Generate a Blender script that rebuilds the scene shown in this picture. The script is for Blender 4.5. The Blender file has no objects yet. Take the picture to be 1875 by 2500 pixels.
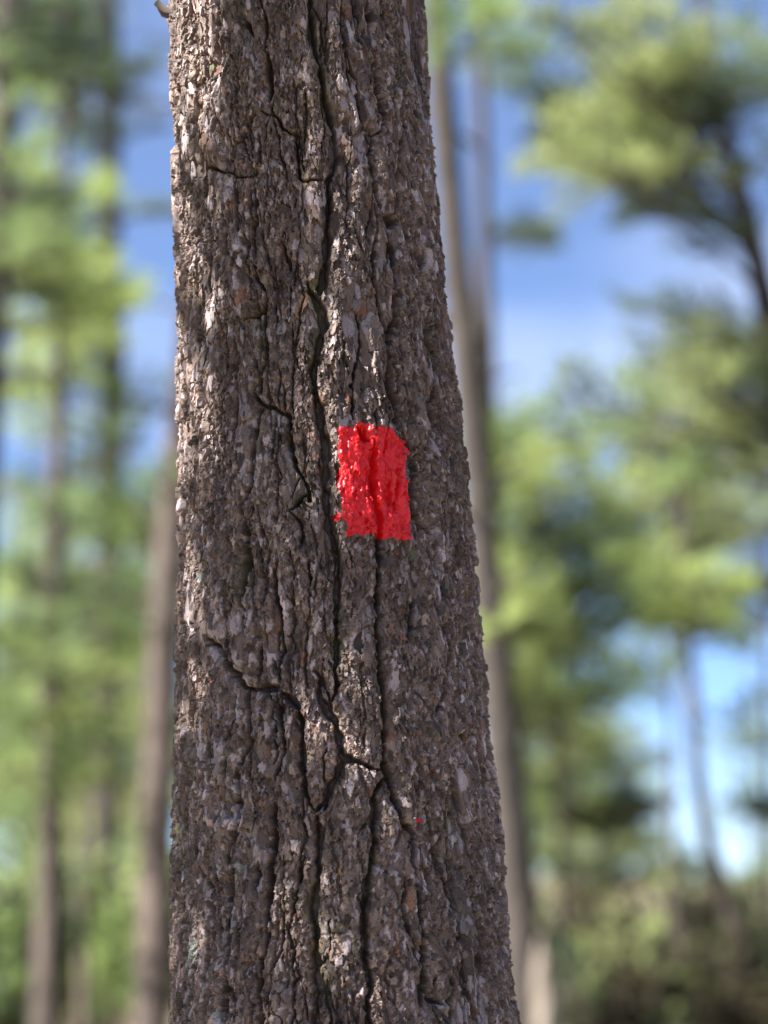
import bpy, math, heapq
import numpy as np
from mathutils import Vector, Matrix

R_ = math.radians
rng = np.random.default_rng(7)
scene = bpy.context.scene
col = scene.collection

# ------------------------------------------------------------------ camera
FPX = 6100.0            # focal length in photo pixels (1875 x 2500)
HORIZON = 2121.0        # photo row of the horizon: the camera is level, its lens shifted up
CAM_Z = 1.5
cam_d = bpy.data.cameras.new('camera')
cam = bpy.data.objects.new('camera', cam_d)
col.objects.link(cam)
cam.location = (0, 0, CAM_Z)
cam.rotation_euler = (math.pi / 2, 0, 0)
cam_d.sensor_fit = 'VERTICAL'
cam_d.sensor_height = 24.0
cam_d.lens = FPX / 2500 * 24.0
cam_d.shift_y = (HORIZON - 1250.0) / 2500.0
cam_d.clip_start = 0.05
cam_d.clip_end = 2000
cam_d.dof.use_dof = True
cam_d.dof.focus_distance = 3.075
cam_d.dof.aperture_fstop = 1.42
scene.camera = cam

# ------------------------------------------------------------------ light
SUN_EL = R_(43)
SUN_AZ = R_(72)         # from the left, a little on the camera's side; 0 = straight behind the camera
to_sun = Vector((-math.sin(SUN_AZ) * math.cos(SUN_EL), -math.cos(SUN_AZ) * math.cos(SUN_EL), math.sin(SUN_EL)))
world = bpy.data.worlds.new('World')
scene.world = world
world.use_nodes = True
wn, wl = world.node_tree.nodes, world.node_tree.links
wn.clear()
wo = wn.new('ShaderNodeOutputWorld')
bg = wn.new('ShaderNodeBackground')
bg.inputs['Strength'].default_value = 0.05
sky = wn.new('ShaderNodeTexSky')
sky.sky_type = 'NISHITA'
sky.sun_disc = False
sky.sun_elevation = SUN_EL
sky.sun_rotation = math.atan2(to_sun.x, to_sun.y)
sky.air_density = 0.55
sky.dust_density = 0.4
sky.ozone_density = 7.0
sky.altitude = 2000
# fair-weather clouds, same everywhere round the horizon
tc = wn.new('ShaderNodeTexCoord')
mp = wn.new('ShaderNodeMapping')
mp.inputs['Scale'].default_value = (1.0, 1.0, 2.6)
mp.inputs['Location'].default_value = (3.3, 0.0, 0.7)
cn = wn.new('ShaderNodeTexNoise')
cn.inputs['Scale'].default_value = 3.4
cn.inputs['Detail'].default_value = 6.0
cn.inputs['Roughness'].default_value = 0.55
cr = wn.new('ShaderNodeValToRGB')
cr.color_ramp.elements[0].position = 0.45
cr.color_ramp.elements[0].color = (0.10, 0.10, 0.10, 1)
cr.color_ramp.elements[1].position = 0.70
cr.color_ramp.elements[1].color = (0.65, 0.65, 0.65, 1)
mx = wn.new('ShaderNodeMix')
mx.data_type = 'RGBA'
mx.inputs[7].default_value = (4.6, 5.2, 6.4, 1)
wl.new(tc.outputs['Generated'], mp.inputs['Vector'])
wl.new(mp.outputs['Vector'], cn.inputs['Vector'])
wl.new(cn.outputs['Fac'], cr.inputs['Fac'])
wl.new(cr.outputs['Color'], mx.inputs[0])
wl.new(sky.outputs['Color'], mx.inputs[6])
wl.new(mx.outputs[2], bg.inputs['Color'])
wl.new(bg.outputs['Background'], wo.inputs['Surface'])

sun_d = bpy.data.lights.new('sun', 'SUN')
sun_d.energy = 5.0
sun_d.angle = R_(0.53)
sun_d.color = (1.0, 0.96, 0.90)
sun = bpy.data.objects.new('sun', sun_d)
col.objects.link(sun)
sun.rotation_euler = to_sun.to_track_quat('Z', 'Y').to_euler()

vs = scene.view_settings
vs.view_transform = 'Standard'
vs.look = 'None'
vs.exposure = 2.35
vs.gamma = 1.0
scene.cycles.max_bounces = 6
scene.cycles.diffuse_bounces = 3
scene.cycles.transmission_bounces = 4
scene.cycles.caustics_reflective = False
scene.cycles.caustics_refractive = False
vs.use_curve_mapping = False

# ------------------------------------------------------------------ helpers

def ray(x, y):
    dx = (x - 937.5) / FPX
    return dx, 1.0, -(y - HORIZON) / FPX


def at(x, y, Y):
    """world point seen at photo pixel (x, y), Y metres in front of the camera"""
    dx, dy, dz = ray(x, y)
    k = Y / dy
    return Vector((dx * k, Y, CAM_Z + dz * k))


BK = 1.68     # distances of the wood behind were estimated for a shorter lens


def tag(o, label=None, cat=None, group=None, kind=None):
    if label: o['label'] = label
    if cat: o['category'] = cat
    if group: o['group'] = group
    if kind: o['kind'] = kind
    return o


def empty(name, loc, label, cat, group=None):
    o = bpy.data.objects.new(name, None)
    o.location = loc
    o.empty_display_size = 0.2
    col.objects.link(o)
    return tag(o, label, cat, group)


def link(name, mesh, parent=None):
    o = bpy.data.objects.new(name, mesh)
    col.objects.link(o)
    if parent is not None:
        o.parent = parent
        r = parent
        off = Vector((0, 0, 0))
        while r is not None:
            off = off + r.location
            r = r.parent
        o.location = -off
    return o


def np_mesh(name, co, faces, smooth=True, mats=(), mat_idx=None):
    """co (n,3); faces (m,k) with k = 3 or 4"""
    me = bpy.data.meshes.new(name)
    co = np.ascontiguousarray(co, dtype=np.float32)
    faces = np.ascontiguousarray(faces, dtype=np.int32)
    m, k = faces.shape
    me.vertices.add(len(co))
    me.vertices.foreach_set('co', co.ravel())
    me.loops.add(m * k)
    me.loops.foreach_set('vertex_index', faces.ravel())
    me.polygons.add(m)
    me.polygons.foreach_set('loop_start', np.arange(0, m * k, k, dtype=np.int32))
    if mat_idx is not None:
        me.polygons.foreach_set('material_index', np.ascontiguousarray(mat_idx, dtype=np.int32))
    me.polygons.foreach_set('use_smooth', np.full(m, smooth, dtype=bool))
    for mt in mats:
        me.materials.append(mt)
    me.update(calc_edges=True)
    return me


def new_mat(name):
    m = bpy.data.materials.new(name)
    m.use_nodes = True
    n = m.node_tree.nodes
    return m, n, m.node_tree.links, n['Principled BSDF']


# ------------------------------------------------------------------ materials
def bark_material():
    m, n, l, b = new_mat('pine_bark')
    a = n.new('ShaderNodeAttribute')
    a.attribute_name = 'bark_color'
    t = n.new('ShaderNodeTexCoord')
    nz = n.new('ShaderNodeTexNoise')
    nz.inputs['Scale'].default_value = 420
    nz.inputs['Detail'].default_value = 3
    mr = n.new('ShaderNodeMapRange')
    mr.inputs['From Min'].default_value = 0.25
    mr.inputs['From Max'].default_value = 0.75
    mr.inputs['To Min'].default_value = 0.62
    mr.inputs['To Max'].default_value = 1.38
    mu = n.new('ShaderNodeVectorMath')
    mu.operation = 'MULTIPLY'
    l.new(t.outputs['Object'], nz.inputs['Vector'])
    l.new(nz.outputs['Fac'], mr.inputs['Value'])
    l.new(a.outputs['Color'], mu.inputs[0])
    l.new(mr.outputs['Result'], mu.inputs[1])
    l.new(mu.outputs['Vector'], b.inputs['Base Color'])
    bp = n.new('ShaderNodeBump')
    bp.inputs['Strength'].default_value = 0.55
    bp.inputs['Distance'].default_value = 0.0007
    l.new(nz.outputs['Fac'], bp.inputs['Height'])
    l.new(bp.outputs['Normal'], b.inputs['Normal'])
    l.new(a.outputs['Alpha'], b.inputs['Roughness'])
    b.inputs['Specular IOR Level'].default_value = 0.5
    return m


def paint_material():
    m, n, l, b = new_mat('red_trail_paint')
    t = n.new('ShaderNodeTexCoord')
    nz = n.new('ShaderNodeTexNoise')
    nz.inputs['Scale'].default_value = 90
    nz.inputs['Detail'].default_value = 4
    rp = n.new('ShaderNodeValToRGB')
    rp.color_ramp.elements[0].position = 0.3
    rp.color_ramp.elements[0].color = (0.66, 0.006, 0.012, 1)
    rp.color_ramp.elements[1].position = 0.7
    rp.color_ramp.elements[1].color = (0.80, 0.012, 0.018, 1)
    l.new(t.outputs['Object'], nz.inputs['Vector'])
    l.new(nz.outputs['Fac'], rp.inputs['Fac'])
    l.new(rp.outputs['Color'], b.inputs['Base Color'])
    n2 = n.new('ShaderNodeTexNoise')
    n2.inputs['Scale'].default_value = 500
    n2.inputs['Detail'].default_value = 2
    bp = n.new('ShaderNodeBump')
    bp.inputs['Strength'].default_value = 0.3
    bp.inputs['Distance'].default_value = 0.0006
    l.new(t.outputs['Object'], n2.inputs['Vector'])
    l.new(n2.outputs['Fac'], bp.inputs['Height'])
    l.new(bp.outputs['Normal'], b.inputs['Normal'])
    b.inputs['Roughness'].default_value = 0.42
    b.inputs['Specular IOR Level'].default_value = 0.4
    return m


def wood_material(name, c0, c1, scale=9.0):
    m, n, l, b = new_mat(name)
    t = n.new('ShaderNodeTexCoord')
    mpn = n.new('ShaderNodeMapping')
    mpn.inputs['Scale'].default_value = (1, 1, 0.28)
    nz = n.new('ShaderNodeTexNoise')
    nz.inputs['Scale'].default_value = scale
    nz.inputs['Detail'].default_value = 7
    nz.inputs['Roughness'].default_value = 0.65
    rp = n.new('ShaderNodeValToRGB')
    rp.color_ramp.elements[0].position = 0.32
    rp.color_ramp.elements[0].color = (*c0, 1)
    rp.color_ramp.elements[1].position = 0.68
    rp.color_ramp.elements[1].color = (*c1, 1)
    vo = n.new('ShaderNodeTexVoronoi')
    vo.inputs['Scale'].default_value = scale * 3
    bp = n.new('ShaderNodeBump')
    bp.inputs['Strength'].default_value = 0.8
    bp.inputs['Distance'].default_value = 0.02
    l.new(t.outputs['Object'], mpn.inputs['Vector'])
    l.new(mpn.outputs['Vector'], nz.inputs['Vector'])
    l.new(mpn.outputs['Vector'], vo.inputs['Vector'])
    l.new(nz.outputs['Fac'], rp.inputs['Fac'])
    l.new(rp.outputs['Color'], b.inputs['Base Color'])
    l.new(vo.outputs['Distance'], bp.inputs['Height'])
    l.new(bp.outputs['Normal'], b.inputs['Normal'])
    b.inputs['Roughness'].default_value = 0.9
    return m


def needle_material(name, c0, c1, transl=0.4):
    m, n, l, b = new_mat(name)
    out = n['Material Output']
    g = n.new('ShaderNodeNewGeometry')
    nz = n.new('ShaderNodeTexNoise')
    nz.inputs['Scale'].default_value = 1.7
    nz.inputs['Detail'].default_value = 4
    rp = n.new('ShaderNodeValToRGB')
    rp.color_ramp.elements[0].position = 0.35
    rp.color_ramp.elements[0].color = (*c0, 1)
    rp.color_ramp.elements[1].position = 0.65
    rp.color_ramp.elements[1].color = (*c1, 1)
    l.new(g.outputs['Position'], nz.inputs['Vector'])
    l.new(nz.outputs['Fac'], rp.inputs['Fac'])
    l.new(rp.outputs['Color'], b.inputs['Base Color'])
    b.inputs['Roughness'].default_value = 0.55
    tr = n.new('ShaderNodeBsdfTranslucent')
    l.new(rp.outputs['Color'], tr.inputs['Color'])
    ms = n.new('ShaderNodeMixShader')
    ms.inputs['Fac'].default_value = transl
    l.new(b.outputs['BSDF'], ms.inputs[1])
    l.new(tr.outputs['BSDF'], ms.inputs[2])
    l.new(ms.outputs['Shader'], out.inputs['Surface'])
    return m


MB = bark_material()
MP = paint_material()
WOOD = {
    'brown': wood_material('brown_pine_bark', (0.032, 0.024, 0.019), (0.095, 0.072, 0.058)),
    'rosy': wood_material('rosy_pine_bark', (0.055, 0.040, 0.033), (0.12, 0.089, 0.074)),
    'grey': wood_material('grey_pine_bark', (0.07, 0.061, 0.05), (0.17, 0.148, 0.12)),
    'dark': wood_material('dark_pine_bark', (0.024, 0.019, 0.016), (0.065, 0.05, 0.042)),
    'pale': wood_material('pale_pine_bark', (0.15, 0.125, 0.098), (0.25, 0.21, 0.17)),
}
LEAF = {
    'lime': needle_material('lime_needles', (0.30, 0.39, 0.11), (0.47, 0.55, 0.20), 0.5),
    'green': needle_material('green_needles', (0.14, 0.22, 0.075), (0.29, 0.38, 0.14), 0.48),
    'olive': needle_material('olive_needles', (0.23, 0.27, 0.10), (0.38, 0.43, 0.18), 0.48),
    'dark': needle_material('dark_needles', (0.045, 0.075, 0.040), (0.10, 0.14, 0.07), 0.4),
    'dry': needle_material('dry_olive_leaves', (0.045, 0.036, 0.022), (0.10, 0.08, 0.042), 0.4),
}

# ------------------------------------------------------------------ ground
gn = 70
gx = np.sign(np.linspace(-1, 1, gn)) * np.abs(np.linspace(-1, 1, gn)) ** 2.2 * 600
GX, GY = np.meshgrid(gx, gx)
GZ = 0.10 * np.sin(GX * 0.31 + 1.1) * np.cos(GY * 0.27) * np.clip(np.hypot(GX, GY - 2) / 12, 0, 1) - 0.02
ii = np.arange(gn * gn).reshape(gn, gn)
gf = np.stack([ii[:-1, :-1], ii[:-1, 1:], ii[1:, 1:], ii[1:, :-1]], -1).reshape(-1, 4)
gm, n, l, b = new_mat('forest_floor')
t = n.new('ShaderNodeTexCoord')
nz = n.new('ShaderNodeTexNoise'); nz.inputs['Scale'].default_value = 1.3; nz.inputs['Detail'].default_value = 9
rp = n.new('ShaderNodeValToRGB')
rp.color_ramp.elements[0].position = 0.38; rp.color_ramp.elements[0].color = (0.15, 0.10, 0.065, 1)
rp.color_ramp.elements[1].position = 0.62; rp.color_ramp.elements[1].color = (0.13, 0.12, 0.06, 1)
l.new(t.outputs['Object'], nz.inputs['Vector']); l.new(nz.outputs['Fac'], rp.inputs['Fac'])
l.new(rp.outputs['Color'], b.inputs['Base Color'])
bp = n.new('ShaderNodeBump'); bp.inputs['Distance'].default_value = 0.05
l.new(nz.outputs['Fac'], bp.inputs['Height']); l.new(bp.outputs['Normal'], b.inputs['Normal'])
b.inputs['Roughness'].default_value = 0.95
tag(link('ground', np_mesh('ground', np.stack([GX, GY, GZ], -1).reshape(-1, 3), gf, True, [gm])), kind='structure')

# ------------------------------------------------------------------ the marked pine: trunk profile
YC = 3.2
ED_Y = [0, 282, 565, 848, 1130, 1413, 1695, 1978, 2260, 2500]
ED_L = [410, 424, 433, 437, 441, 437, 431, 428, 422, 414]
ED_R = [1025, 1052, 1088, 1113, 1136, 1161, 1190, 1214, 1242, 1264]
pz, pcx, pr = [], [], []
for y in range(-150, 2651, 50):
    xl = np.interp(y, ED_Y, ED_L) + 5
    xr = np.interp(y, ED_Y, ED_R) - 5
    if y < 0: xl, xr = 415 + y * 0.05, 1020 + y * 0.09
    if y > 2500: xl, xr = 419 - (y - 2500) * 0.04, 1259 + (y - 2500) * 0.09
    dxl, dyl, dzl = ray(xl, y); dxr, dyr, dzr = ray(xr, y)
    al, ar = math.atan2(dxl, dyl), math.atan2(dxr, dyr)
    a0, de = (al + ar) / 2, (ar - al) / 2
    d = YC / math.cos(a0)
    z = CAM_Z + d * math.cos(de) * 0.5 * (dzl / math.hypot(dxl, dyl) + dzr / math.hypot(dxr, dyr))
    pz.append(z); pcx.append(YC * math.tan(a0)); pr.append(d * math.sin(de))
pz, pcx, pr = map(np.array, (pz, pcx, pr))
o_ = np.argsort(pz); pz, pcx, pr = pz[o_], pcx[o_], pr[o_]
fit_c = np.polyfit(pz, pcx, 4); fit_r = np.polyfit(pz, pr, 4)
Z0, Z1 = 1.20, 2.72
zt = np.concatenate([[0, 0.15, 0.5, 0.85], np.linspace(Z0, Z1, 60), [4.5, 7, 11, 15]])
zc_mid = np.linspace(Z0, Z1, 60)
c_mid, r_mid = np.polyval(fit_c, np.clip(zc_mid, pz[0], pz[-1])), np.polyval(fit_r, np.clip(zc_mid, pz[0], pz[-1]))
sl_c0 = (c_mid[3] - c_mid[0]) / (zc_mid[3] - zc_mid[0])
ct = np.concatenate([[c_mid[0] - 0.6 * sl_c0 * (Z0 - z) for z in (0, .15, .5, .85)], c_mid,
                     [c_mid[-1] - 0.03 * (z - Z1) for z in (4.5, 7, 11, 15)]])
rt = np.concatenate([[0.36, 0.29, r_mid[0] + 0.045, r_mid[0] + 0.02], r_mid, [r_mid[-1] - .012, r_mid[-1] - .03, 0.07, 0.012]])
RC = lambda z, zt_=zt, rt_=rt: np.interp(z, zt_, rt_)
CX = lambda z, zt_=zt, ct_=ct: np.interp(z, zt_, ct_)
RM = float(RC(1.9))

# ------------------------------------------------------------------ bark height field (mm), u = arc, v = height
DU, DV = 0.95e-3, 1.1e-3
NU = int(2 * math.pi * RM / DU)
NV = int((Z1 - Z0) / DV)
PHI = (np.arange(NU) + 0.5) / NU * 2 * math.pi - math.pi         # 0 faces the camera, + to the right
ZZ = Z0 + np.arange(NV) * DV
U_OF = lambda phi: (phi + math.pi) / (2 * math.pi) * NU


def surf(x, y):
    """photo pixel -> (column, row) on the bark sheet"""
    dx, dy, dz = ray(x, y)
    phi, z = 0.0, 2.0
    for _ in range(14):
        r = float(RC(z)); c = float(CX(z))
        Y = YC - r * math.cos(phi)
        k = Y / dy
        z = CAM_Z + dz * k
        s = (dx * k - c) / r
        phi = math.asin(max(-0.995, min(0.995, s)))
    return U_OF(phi), (z - Z0) / DV


fu = np.fft.rfftfreq(NU)[None, :]
fv = np.fft.fftfreq(NV)[:, None]


def blur(a, su, sv):
    g = np.exp(-2 * (math.pi ** 2) * ((fu * su) ** 2 + (fv * sv) ** 2))
    return np.fft.irfft2(np.fft.rfft2(a) * g, s=a.shape)


def noise(su, sv):
    a = blur(rng.standard_normal((NV, NU)), su, sv)
    return ((a - a.mean()) / a.std()).astype(np.float32)


n_fine = noise(1.6, 1.6)
n_mid = noise(6, 8)
n_low = noise(26, 40)
n_big = noise(60, 110)

C1 = [(380, 0, .4822), (400, 700, .5063), (400, 1300, .5124), (400, 1900, .5425)]
CRACKS = [
 # crop, width mm, depth mm, points
 (0, 4.6, 17, [(775,-60),(775,40),(785,140),(800,250),(835,330),(850,420),(850,500),(875,580),(910,680),(912,790),(905,860),(870,920),(880,1020),(870,1140),(865,1280),(845,1400),(830,1480)]),
 (0, 4.0, 14, [(455,110),(490,170),(500,190)]),
 (0, 3.4, 13, [(545,255),(565,270),(565,340),(580,430),(575,510)]),
 (0, 2.4, 9, [(935,120),(955,200),(975,300),(1025,420),(1030,520),(1035,620),(1100,690),(1150,660),(1155,590),(1130,500),(1120,380),(1095,250),(1090,130),(1080,-40)]),
 (0, 3.0, 13, [(1100,700),(1085,800),(1100,920),(1125,1050),(1160,1110),(1180,1180),(1200,1300),(1215,1440),(1225,1500)]),
 (0, 6.5, 16, [(1150,1105),(1185,1115),(1225,1120)]),
 (0, 2.6, 11, [(520,570),(480,630),(400,740),(380,800),(375,870),(420,900),(490,890),(525,820),(525,740),(520,680)]),
 (0, 2.4, 11, [(490,900),(500,1000),(510,1110),(490,1200),(505,1310),(520,1420),(560,1500)]),
 (0, 3.0, 12, [(540,570),(610,590),(640,650),(710,690),(715,780),(725,900),(770,920),(860,905)]),
 (0, 6.0, 14, [(690,670),(735,690)]),
 (0, 3.2, 13, [(375,870),(350,870),(250,840)]),
 (0, 2.4, 10, [(655,1180),(655,1290),(680,1370)]),
 (0, 5.5, 13, [(222,540),(248,556)]),
 (0, 2.2, 9, [(1240,380),(1290,570),(1330,680),(1320,850),(1345,1000)]),
 (0, 2.2, 9, [(345,1180),(350,1300),(320,1420)]),
 (0, 2.2, 9, [(250,300),(240,540),(230,700),(250,840),(240,1000),(215,1280)]),
 (1, 5.0, 17, [(690,-20),(715,40),(760,110),(770,200),(745,270),(720,380),(720,460),(740,560),(750,670),(775,750),(780,860),(770,950),(785,1080),(790,1170),(830,1240)]),
 (1, 3.0, 13, [(500,60),(490,150),(490,260),(490,330),(460,440),(430,510),(470,570),(520,580),(600,620),(605,690)]),
 (1, 3.0, 13, [(470,580),(440,700),(430,850),(420,960),(380,1060),(395,1180),(400,1370)]),
 (1, 2.6, 11, [(930,130),(950,280),(915,420),(905,520),(910,640)]),
 (1, 4.4, 12, [(1110,40),(1120,140),(1095,240),(1090,380),(1085,480),(1130,570),(1125,690)]),
 (1, 4.6, 12, [(1150,700),(1200,800),(1210,950),(1205,1070),(1250,1150),(1290,1190)]),
 (1, 3.0, 12, [(600,700),(620,800),(640,880),(690,960),(700,1030),(690,1000),(600,1080)]),
 (1, 3.0, 12, [(600,1080),(650,1130),(665,1180),(655,1260)]),
 (1, 2.6, 11, [(1260,500),(1310,600),(1340,690)]),
 (1, 3.4, 11, [(1020,590),(1020,680)]),
 (1, 4.0, 7, [(1005,740),(1010,790),(1000,900),(1010,1010),(1040,1130),(1040,1220)]),
 (1, 4.5, 14, [(945,690),(955,730),(985,745)]),
 (1, 3.4, 12, [(1040,1220),(1040,1300)]),
 (1, 3.4, 12, [(500,60),(480,120),(390,160)]),
 (1, 2.2, 10, [(300,180),(310,400),(280,620),(300,800),(260,1000),(240,1200)]),
 (1, 2.2, 10, [(1300,100),(1290,300),(1340,480),(1400,700)]),
 (2, 3.6, 14, [(790,-20),(815,20),(830,90),(835,180),(825,300),(820,400),(825,520),(815,640),(825,720),(800,800)]),
 (2, 4.0, 13, [(1025,0),(1030,180),(1015,260),(1025,370),(1015,470),(1030,600),(1045,720),(1050,860),(1050,1000),(1050,1110),(1080,1180),(1110,1300)]),
 (2, 3.4, 13, [(380,60),(385,180),(375,300),(380,400),(385,470)]),
 (2, 2.4, 11, [(545,140),(530,280),(555,400),(560,520),(545,620),(540,720)]),
 (2, 4.2, 14, [(210,490),(280,570),(320,640),(360,700),(385,740),(450,745),(540,740),(590,790),(640,840)]),
 (2, 3.0, 14, [(640,840),(655,900),(650,1000),(655,1100),(670,1200),(690,1290)]),
 (2, 4.2, 15, [(710,660),(745,690),(735,780),(770,850),(820,900),(830,990),(855,1075),(920,1090),(970,1110),(1030,1130)]),
 (2, 4.0, 14, [(855,1090),(830,1150),(790,1210),(770,1280),(720,1330)]),
 (2, 2.2, 10, [(460,540),(455,620),(445,720)]),
 (2, 2.8, 12, [(385,740),(405,850),(405,1000),(345,1150),(345,1350)]),
 (2, 2.8, 11, [(530,760),(530,820),(555,920),(575,1010),(560,1100),(540,1180)]),
 (2, 2.4, 10, [(1190,310),(1180,400),(1160,520)]),
 (2, 3.8, 13, [(1420,960),(1445,1050),(1480,1120)]),
 (2, 2.2, 10, [(1270,300),(1330,480),(1350,600),(1320,800),(1280,880)]),
 (2, 3.2, 13, [(1010,1220),(1005,1290)]),
 (2, 2.2, 10, [(690,130),(695,250)]),
 (2, 2.4, 11, [(150,700),(140,900),(150,1100)]),
 (3, 4.2, 15, [(685,170),(700,250),(695,350),(685,480),(665,600),(680,720),(680,850),(690,960),(680,1100),(685,1200)]),
 (3, 3.8, 14, [(1000,-10),(955,60),(955,130),(940,240),(940,380),(910,480),(900,600),(905,750),(915,850),(935,950),(915,1000),(920,1100),(930,1200)]),
 (3, 3.6, 14, [(1010,40),(1050,130),(1070,200)]),
 (3, 7.0, 16, [(1070,200),(1120,235),(1140,250)]),
 (3, 3.0, 13, [(1140,250),(1130,350),(1145,480),(1165,600),(1175,720),(1175,870),(1190,990),(1270,1020)]),
 (3, 3.2, 13, [(325,20),(325,150),(305,300),(295,450),(290,600),(280,750),(275,850),(260,1100)]),
 (3, 3.0, 13, [(495,110),(490,240),(480,380),(475,500),(460,600),(455,750),(440,850),(430,950),(440,1090),(445,1200)]),
 (3, 2.6, 12, [(610,400),(600,500),(580,620),(555,690)]),
 (3, 2.6, 12, [(600,870),(575,950),(570,1090),(560,1200)]),
 (3, 3.4, 13, [(610,20),(650,110),(690,160)]),
 (3, 3.4, 13, [(750,20),(720,140)]),
 (3, 2.4, 10, [(420,380),(415,520)]),
 (3, 2.8, 11, [(1315,60),(1330,150)]),
 (3, 2.4, 10, [(1440,740),(1445,900),(1450,1090)]),
 (3, 2.4, 10, [(190,860),(215,720),(200,500),(150,300)]),
 (3, 2.2, 10, [(1330,150),(1380,400),(1400,600),(1440,740)]),
]

depth = np.zeros((NV, NU), np.float32)
lines = []
for ci, w, dp, pts in CRACKS:
    ox, oy, s = C1[ci]
    lines.append((w * 1.2, dp * 1.45, [surf(ox + s * X, oy + s * Y) for X, Y in pts]))
# further furrows of the same kind over the whole round of the trunk
for k in range(540):
    front = k < 430
    ph = rng.uniform(-1.9, 1.9) if front else rng.choice([-1, 1]) * rng.uniform(1.5, math.pi)
    u, v = U_OF(ph), rng.uniform(0, NV)
    if front and abs(ph) < 1.25:
        w, dp, ln = rng.uniform(1.1, 2.6), rng.uniform(4.0, 10.0), rng.uniform(35, 190)
    else:
        w, dp, ln = rng.uniform(1.8, 3.6), rng.uniform(6, 13), rng.uniform(80, 330)
    pts, a = [], 0.0
    for _ in range(max(3, int(ln / 12))):
        pts.append((u, v))
        a = a * 0.55 + rng.normal(0, 0.17)
        u += math.tan(max(-1.1, min(1.1, a))) * 12e-3 / DU
        v += 12e-3 / DV
    lines.append((w, dp, pts))

UMM, VMM = DU * 1e3, DV * 1e3


def carve(w, dp, pts):
    # subdivide with small sideways jitter so that no furrow runs straight
    P = [np.array(pts[0], float)]
    for a, b2 in zip(pts[:-1], pts[1:]):
        a, b2 = np.array(a, float), np.array(b2, float)
        L = np.hypot((b2[0] - a[0]) * UMM, (b2[1] - a[1]) * VMM)
        nseg = max(1, int(L / 5))
        for q in range(1, nseg + 1):
            p = a + (b2 - a) * q / nseg
            if q < nseg:
                p = p + rng.normal(0, 1.0, 2) / (UMM, VMM)
            P.append(p)
    nP = len(P)
    ws = w * (0.62 + 0.75 * np.abs(np.convolve(rng.standard_normal(nP + 4), np.ones(5) / 2.2, 'valid')))
    ws = np.clip(ws, 0.4 * w, 1.9 * w)
    tap = np.minimum(np.arange(nP), np.arange(nP)[::-1]) / max(1, min(4, nP / 2))
    ws = ws * np.clip(0.45 + tap, 0, 1)
    for q in range(nP - 1):
        a, b2 = P[q], P[q + 1]
        m = 2.2 * w + 4
        i0, i1 = int(min(a[1], b2[1]) - m / VMM), int(max(a[1], b2[1]) + m / VMM) + 1
        j0, j1 = int(min(a[0], b2[0]) - m / UMM), int(max(a[0], b2[0]) + m / UMM) + 1
        i0, i1, j0, j1 = max(i0, 0), min(i1, NV), max(j0, 0), min(j1, NU)
        if i1 <= i0 or j1 <= j0: continue
        X = (np.arange(j0, j1) - a[0])[None, :] * UMM
        Y = (np.arange(i0, i1) - a[1])[:, None] * VMM
        ex, ey = (b2[0] - a[0]) * UMM, (b2[1] - a[1]) * VMM
        t = np.clip((X * ex + Y * ey) / (ex * ex + ey * ey + 1e-9), 0, 1)
        dd = np.hypot(X - t * ex, Y - t * ey) + 0.32 * n_fine[i0:i1, j0:j1] + 0.25 * n_mid[i0:i1, j0:j1]
        ww = (ws[q] * (1 - t) + ws[q + 1] * t) * 0.62
        pr_ = np.clip((1.25 - dd / ww) / 0.85, 0, 1)
        pr_ = pr_ * pr_ * (3 - 2 * pr_)
        dpt = dp * np.clip(ww / (w * 0.62), 0.5, 1.1) * pr_
        np.maximum(depth[i0:i1, j0:j1], dpt, out=depth[i0:i1, j0:j1])


for ln_ in lines:
    carve(*ln_)

# --- plates: grow cells from seeds, furrows are hard to cross, so the cells end in the furrows
ST = 2
cs = depth[::ST, ::ST]
hv, hu = cs.shape
cost = 1.0 + 3.2 * np.clip(cs, 0, 10) + 0.35 * np.abs(n_mid[::ST, ::ST])
label = np.full((hv, hu), -1, np.int32)
dist = np.full((hv, hu), 1e9, np.float32)
heap, seeds = [], []
cw, chh = 46 / (UMM * ST), 120 / (VMM * ST)
k = 0
for a in range(int(hu / cw) + 1):
    for b2 in range(-1, int(hv / chh) + 1):
        x = int((a + 0.5 + rng.uniform(-.3, .3)) * cw)
        y = int((b2 + 0.5 + (0.5 if a % 2 else 0) + rng.uniform(-.3, .3)) * chh)
        if 0 <= x < hu and 0 <= y < hv:
            if cs[y, x] > 1: x = min(hu - 1, x + 4)
            dist[y, x] = 0; label[y, x] = k
            heap.append((0.0, y, x)); k += 1
NPL = k
heapq.heapify(heap)
costl, distl, labl = cost.tolist(), dist.tolist(), label.tolist()
while heap:
    d0, y, x = heapq.heappop(heap)
    if d0 > distl[y][x]: continue
    lb = labl[y][x]
    for dy_, dx_, wgt in ((1, 0, .75), (-1, 0, .75), (0, 1, 1.55), (0, -1, 1.55)):
        yy, xx = y + dy_, x + dx_
        if 0 <= yy < hv and 0 <= xx < hu:
            nd = d0 + wgt * costl[yy][xx]
            if nd < distl[yy][xx] - 1e-6:
                distl[yy][xx] = nd; labl[yy][xx] = lb
                heapq.heappush(heap, (nd, yy, xx))
label = np.array(labl, np.int32)
iv = np.clip(((np.arange(NV)[:, None] + 2.2 * n_mid + 0.8 * n_fine) / ST).astype(int), 0, hv - 1)
iu = np.clip(((np.arange(NU)[None, :] + 1.6 * noise(5, 9) + 0.6 * n_fine) / ST).astype(int), 0, hu - 1)
LAB = label[iv, iu]
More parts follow.
